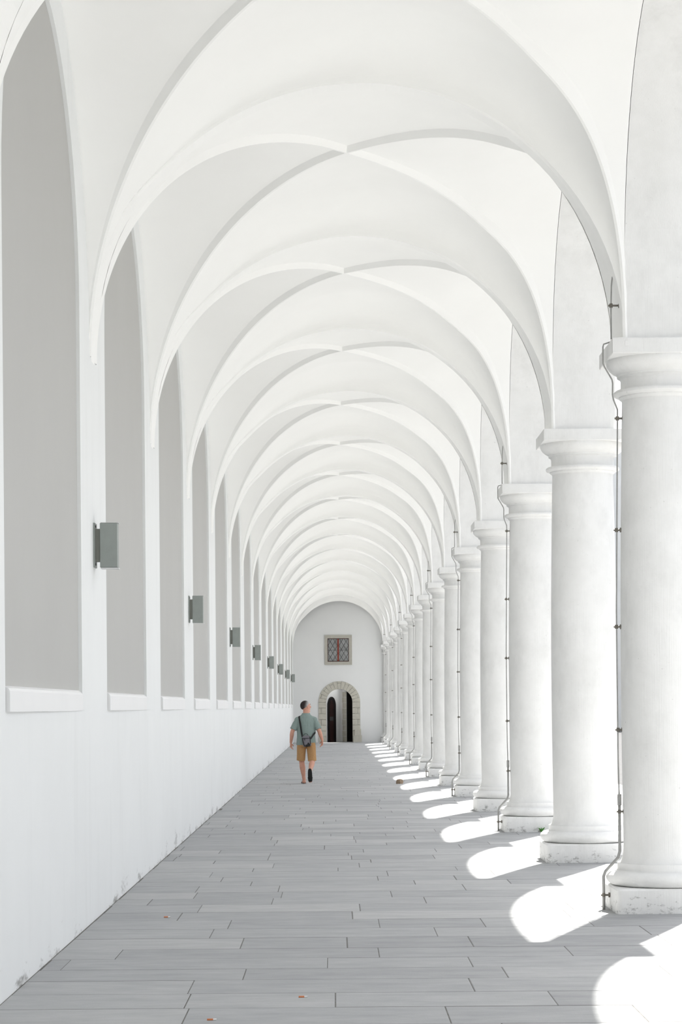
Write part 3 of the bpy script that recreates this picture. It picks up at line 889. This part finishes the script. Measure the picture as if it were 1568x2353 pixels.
# sandals: thick sole and a strap
def sandal(fr):
    heel, f, u, s = fr
    m_ = MB(); rows = []
    out = []
    for k in range(28):
        a = 2*PI*k/28; c, sn = math.cos(a), math.sin(a)
        w_ = .047 + .006*c; ex = lambda q_: math.copysign(abs(q_)**.55, q_); out.append((ex(c)*.146, ex(sn)*w_))
    for off in (-.048, -.062, -.078):
        g_ = 1.0 if off > -.07 else .94
        rows.append([heel + u*(off+.012) + f*(.104 + px*g_) + s*py*g_ for px, py in out])
    m_.grid(rows, 0, True); m_.f.append(list(range(28))); m_.m.append(0); m_.f.append([56+k for k in range(28)]); m_.m.append(0)
    o = fix_normals(kid(m_, 'sandal', SOLE))
    n = MB(); pts = [heel + f*.165 + s*.049*math.cos(t) + u*(-.036 + .058*math.sin(t)) for t in [PI*k/10 for k in range(11)]]
    n.tube(pts, [(.004,.018)]*11, 8, None); n.build('strap', SOLE, o)
sandal(L_); sandal(R_)

# -- bag slung across the back
bag = empty('crossbody_bag', (PX, PY, 0))
RB = Matrix.Rotation(math.radians(-9), 4, 'Y')
BC = V((.012, -.185, .925))
def rbox(mb, c, h, r=.02, seg=3):
    rows = []
    def ring(inset, z):
        return [V((x, y, z)) for x, y, _ in sq_ring2(h[0]-inset, h[1]-inset, max(.004, r-inset*.5))]
    for ins, z in ((r,-h[2]), (r*.3,-h[2]+r*.3), (0,-h[2]+r), (0,h[2]-r), (r*.3,h[2]-r*.3), (r,h[2])):
        rows.append([BC + RB.to_3x3() @ (p + V(c)) for p in ring(ins, z)])
    mb.grid(rows, 0, True); n = len(rows[0]); o = len(mb.v)-n*len(rows)
    mb.f.append([o+k for k in range(n)][::-1]); mb.m.append(0); o = len(mb.v)-n; mb.f.append([o+k for k in range(n)]); mb.m.append(0)
def sq_ring2(hx, hy, r):
    out = []
    for cx, cy, a0 in ((hx-r,hy-r,0),(-hx+r,hy-r,PI/2),(-hx+r,-hy+r,PI),(hx-r,-hy+r,1.5*PI)):
        for k in range(4):
            a = a0 + PI/2*k/3; out.append((cx + r*math.cos(a), cy + r*math.sin(a), 0))
    return out
def bagpart(name, c, h, mat, r=.012):
    m_ = MB(); rbox(m_, c, h, r); return m_.build(name, mat, bag, True, 50)
bagpart('body', (0,0,-.01), (.088,.042,.108), BAGM, .022)
bagpart('lid', (0,-.002,.088), (.076,.040,.030), BAGM, .020)
bagpart('front_pocket', (.004,-.044,-.02), (.066,.010,.070), BAGM, .008)
zp = MB(); Rb = RB.to_3x3(); q = lambda x, y, z: BC + Rb @ V((x, y, z))
zp.tube([q(-.082,-.044,.070), q(-.04,-.050,.062), q(0,-.052,.058), q(.04,-.050,.052), q(.085,-.044,.045)], .006, 8); zp.build('zip', BLK, bag, True)
zq = MB(); zq.tube([q(-.035,-.052,.058), q(-.033,-.056,.015)], .005, 8); zq.build('zip_pull', BLK, bag, True)
bagpart('bottom_panel', (.014,-.050,-.098), (.050,.016,.024), BLK, .010)
tp = MB(); tp.add([q(-.01,-.057,-.085), q(.030,-.057,-.030), q(.062,-.057,-.085), q(-.01,-.050,-.085), q(.030,-.050,-.030), q(.062,-.050,-.085)], [(0,2,1),(3,4,5),(0,1,4,3),(1,2,5,4),(2,0,3,5)]); tp.build('patch', BLK, bag)
for x0, x1 in ((-.094,-.072), (.074,.092)):
    m_ = MB(); m_.tube([q((x0+x1)/2,-.044,.085), q((x0+x1)/2,-.052,.02), q((x0+x1)/2*.9,-.052,-.06), q((x0+x1)/2*.6,-.052,-.11)], [(.008,.006)]*4, 8); m_.build('side_webbing', BLK, bag, True)
hd = MB(); hd.tube([q(-.045,-.01,.112), q(-.042,-.012,.140), q(-.015,-.014,.160), q(.02,-.014,.160), q(.045,-.012,.140), q(.048,-.01,.112)], [(.010,.005)]*6, 8, (0,1,0)); hd.build('handle', BLK, bag, True)
def ribbon(name, pts, w_=.018, th=.004):
    m_ = MB(); rows = []
    n = len(pts)
    for i, p in enumerate(pts):
        p = V(p); t = (V(pts[min(i+1,n-1)]) - V(pts[max(i-1,0)])).normalized()
        out = V((p.x, p.y*2.0, max(0, (p.z-1.42))*7)).normalized()
        s = t.cross(out).normalized(); o = s.cross(t).normalized()
        if o.dot(out) < 0: o = -o
        rows.append([p + s*w_, p + s*w_ + o*th, p - s*w_ + o*th, p - s*w_])
    m_.grid(rows, 0, True)
    m_.f.append([0,1,2,3]); m_.m.append(0); e = len(m_.v)-4; m_.f.append([e+3,e+2,e+1,e]); m_.m.append(0)
    return fix_normals(m_.build(name, BLK, bag, True, 40))
ribbon('shoulder_strap', [(-.078,-.185,1.015), (-.088,-.150,1.06), (-.098,-.139,1.12), (-.112,-.135,1.22), (-.126,-.133,1.32), (-.142, -.108, 1.405), (-.146, -.078, 1.443), (-.146, -.03, 1.462), (-.143, .03, 1.460), (-.132, .085, 1.425), (-.09,.130,1.35), (-.02,.145,1.25), (.08,.140,1.17), (.16,.10,1.13), (.205,.03,1.115), (.200,-.05,1.10), (.165,-.105,1.07), (.130,-.145,1.02), (.095,-.185,.97)])
tag(bag, 'small grey and black bag slung across the walking man\'s back', 'bag')
bag.location = (PX, PY, 0)

# ------------------------------------------------------------------ light
sun_dir = Vector((.229, .664, 1)).normalized()
sd = bpy.data.lights.new('sun', 'SUN'); sd.energy = 8.8; sd.angle = math.radians(.55); sd.color = (1, .97, .92)
so = bpy.data.objects.new('sun', sd); COL.objects.link(so)
so.rotation_euler = (-sun_dir).to_track_quat('-Z', 'Y').to_euler(); so.location = (12, 60, 60)

w = bpy.data.worlds.new('sky'); SC.world = w; w.use_nodes = True
nt = w.node_tree; bg = nt.nodes['Background']
sk = nt.nodes.new('ShaderNodeTexSky'); sk.sky_type = 'NISHITA'; sk.sun_disc = False
sk.sun_elevation = math.radians(54.9); sk.sun_rotation = math.radians(19); sk.air_density = 1.0; sk.dust_density = 1.5
hs = nt.nodes.new('ShaderNodeHueSaturation'); hs.inputs['Saturation'].default_value = .2
nt.links.new(sk.outputs['Color'], hs.inputs['Color']); nt.links.new(hs.outputs['Color'], bg.inputs['Color'])
bg.inputs['Strength'].default_value = .29

# ------------------------------------------------------------------ camera
FPX, VPX, VPY, K = 5200, 767, 1625, .0080
cd = bpy.data.cameras.new('camera'); cam = bpy.data.objects.new('camera', cd); COL.objects.link(cam)
cd.sensor_fit = 'VERTICAL'; cd.sensor_height = 36; cd.lens = FPX/2353*36
cd.shift_x = (784 - VPX)/2353; cd.shift_y = (VPY - 1176.5)/2353
cd.clip_start = .1; cd.clip_end = 600
cam.matrix_world = Matrix.Translation((0, 0, EYE)) @ Matrix.Rotation(PI/2, 4, 'X') @ Matrix.Rotation(-math.atan(K), 4, 'Z')
SC.camera = cam

SC.view_settings.view_transform = 'Standard'; SC.view_settings.look = 'None'
SC.view_settings.gamma = 1; SC.view_settings.use_curve_mapping = False
SC.view_settings.exposure = 0.56
SC.cycles.max_bounces = 10; SC.cycles.diffuse_bounces = 8
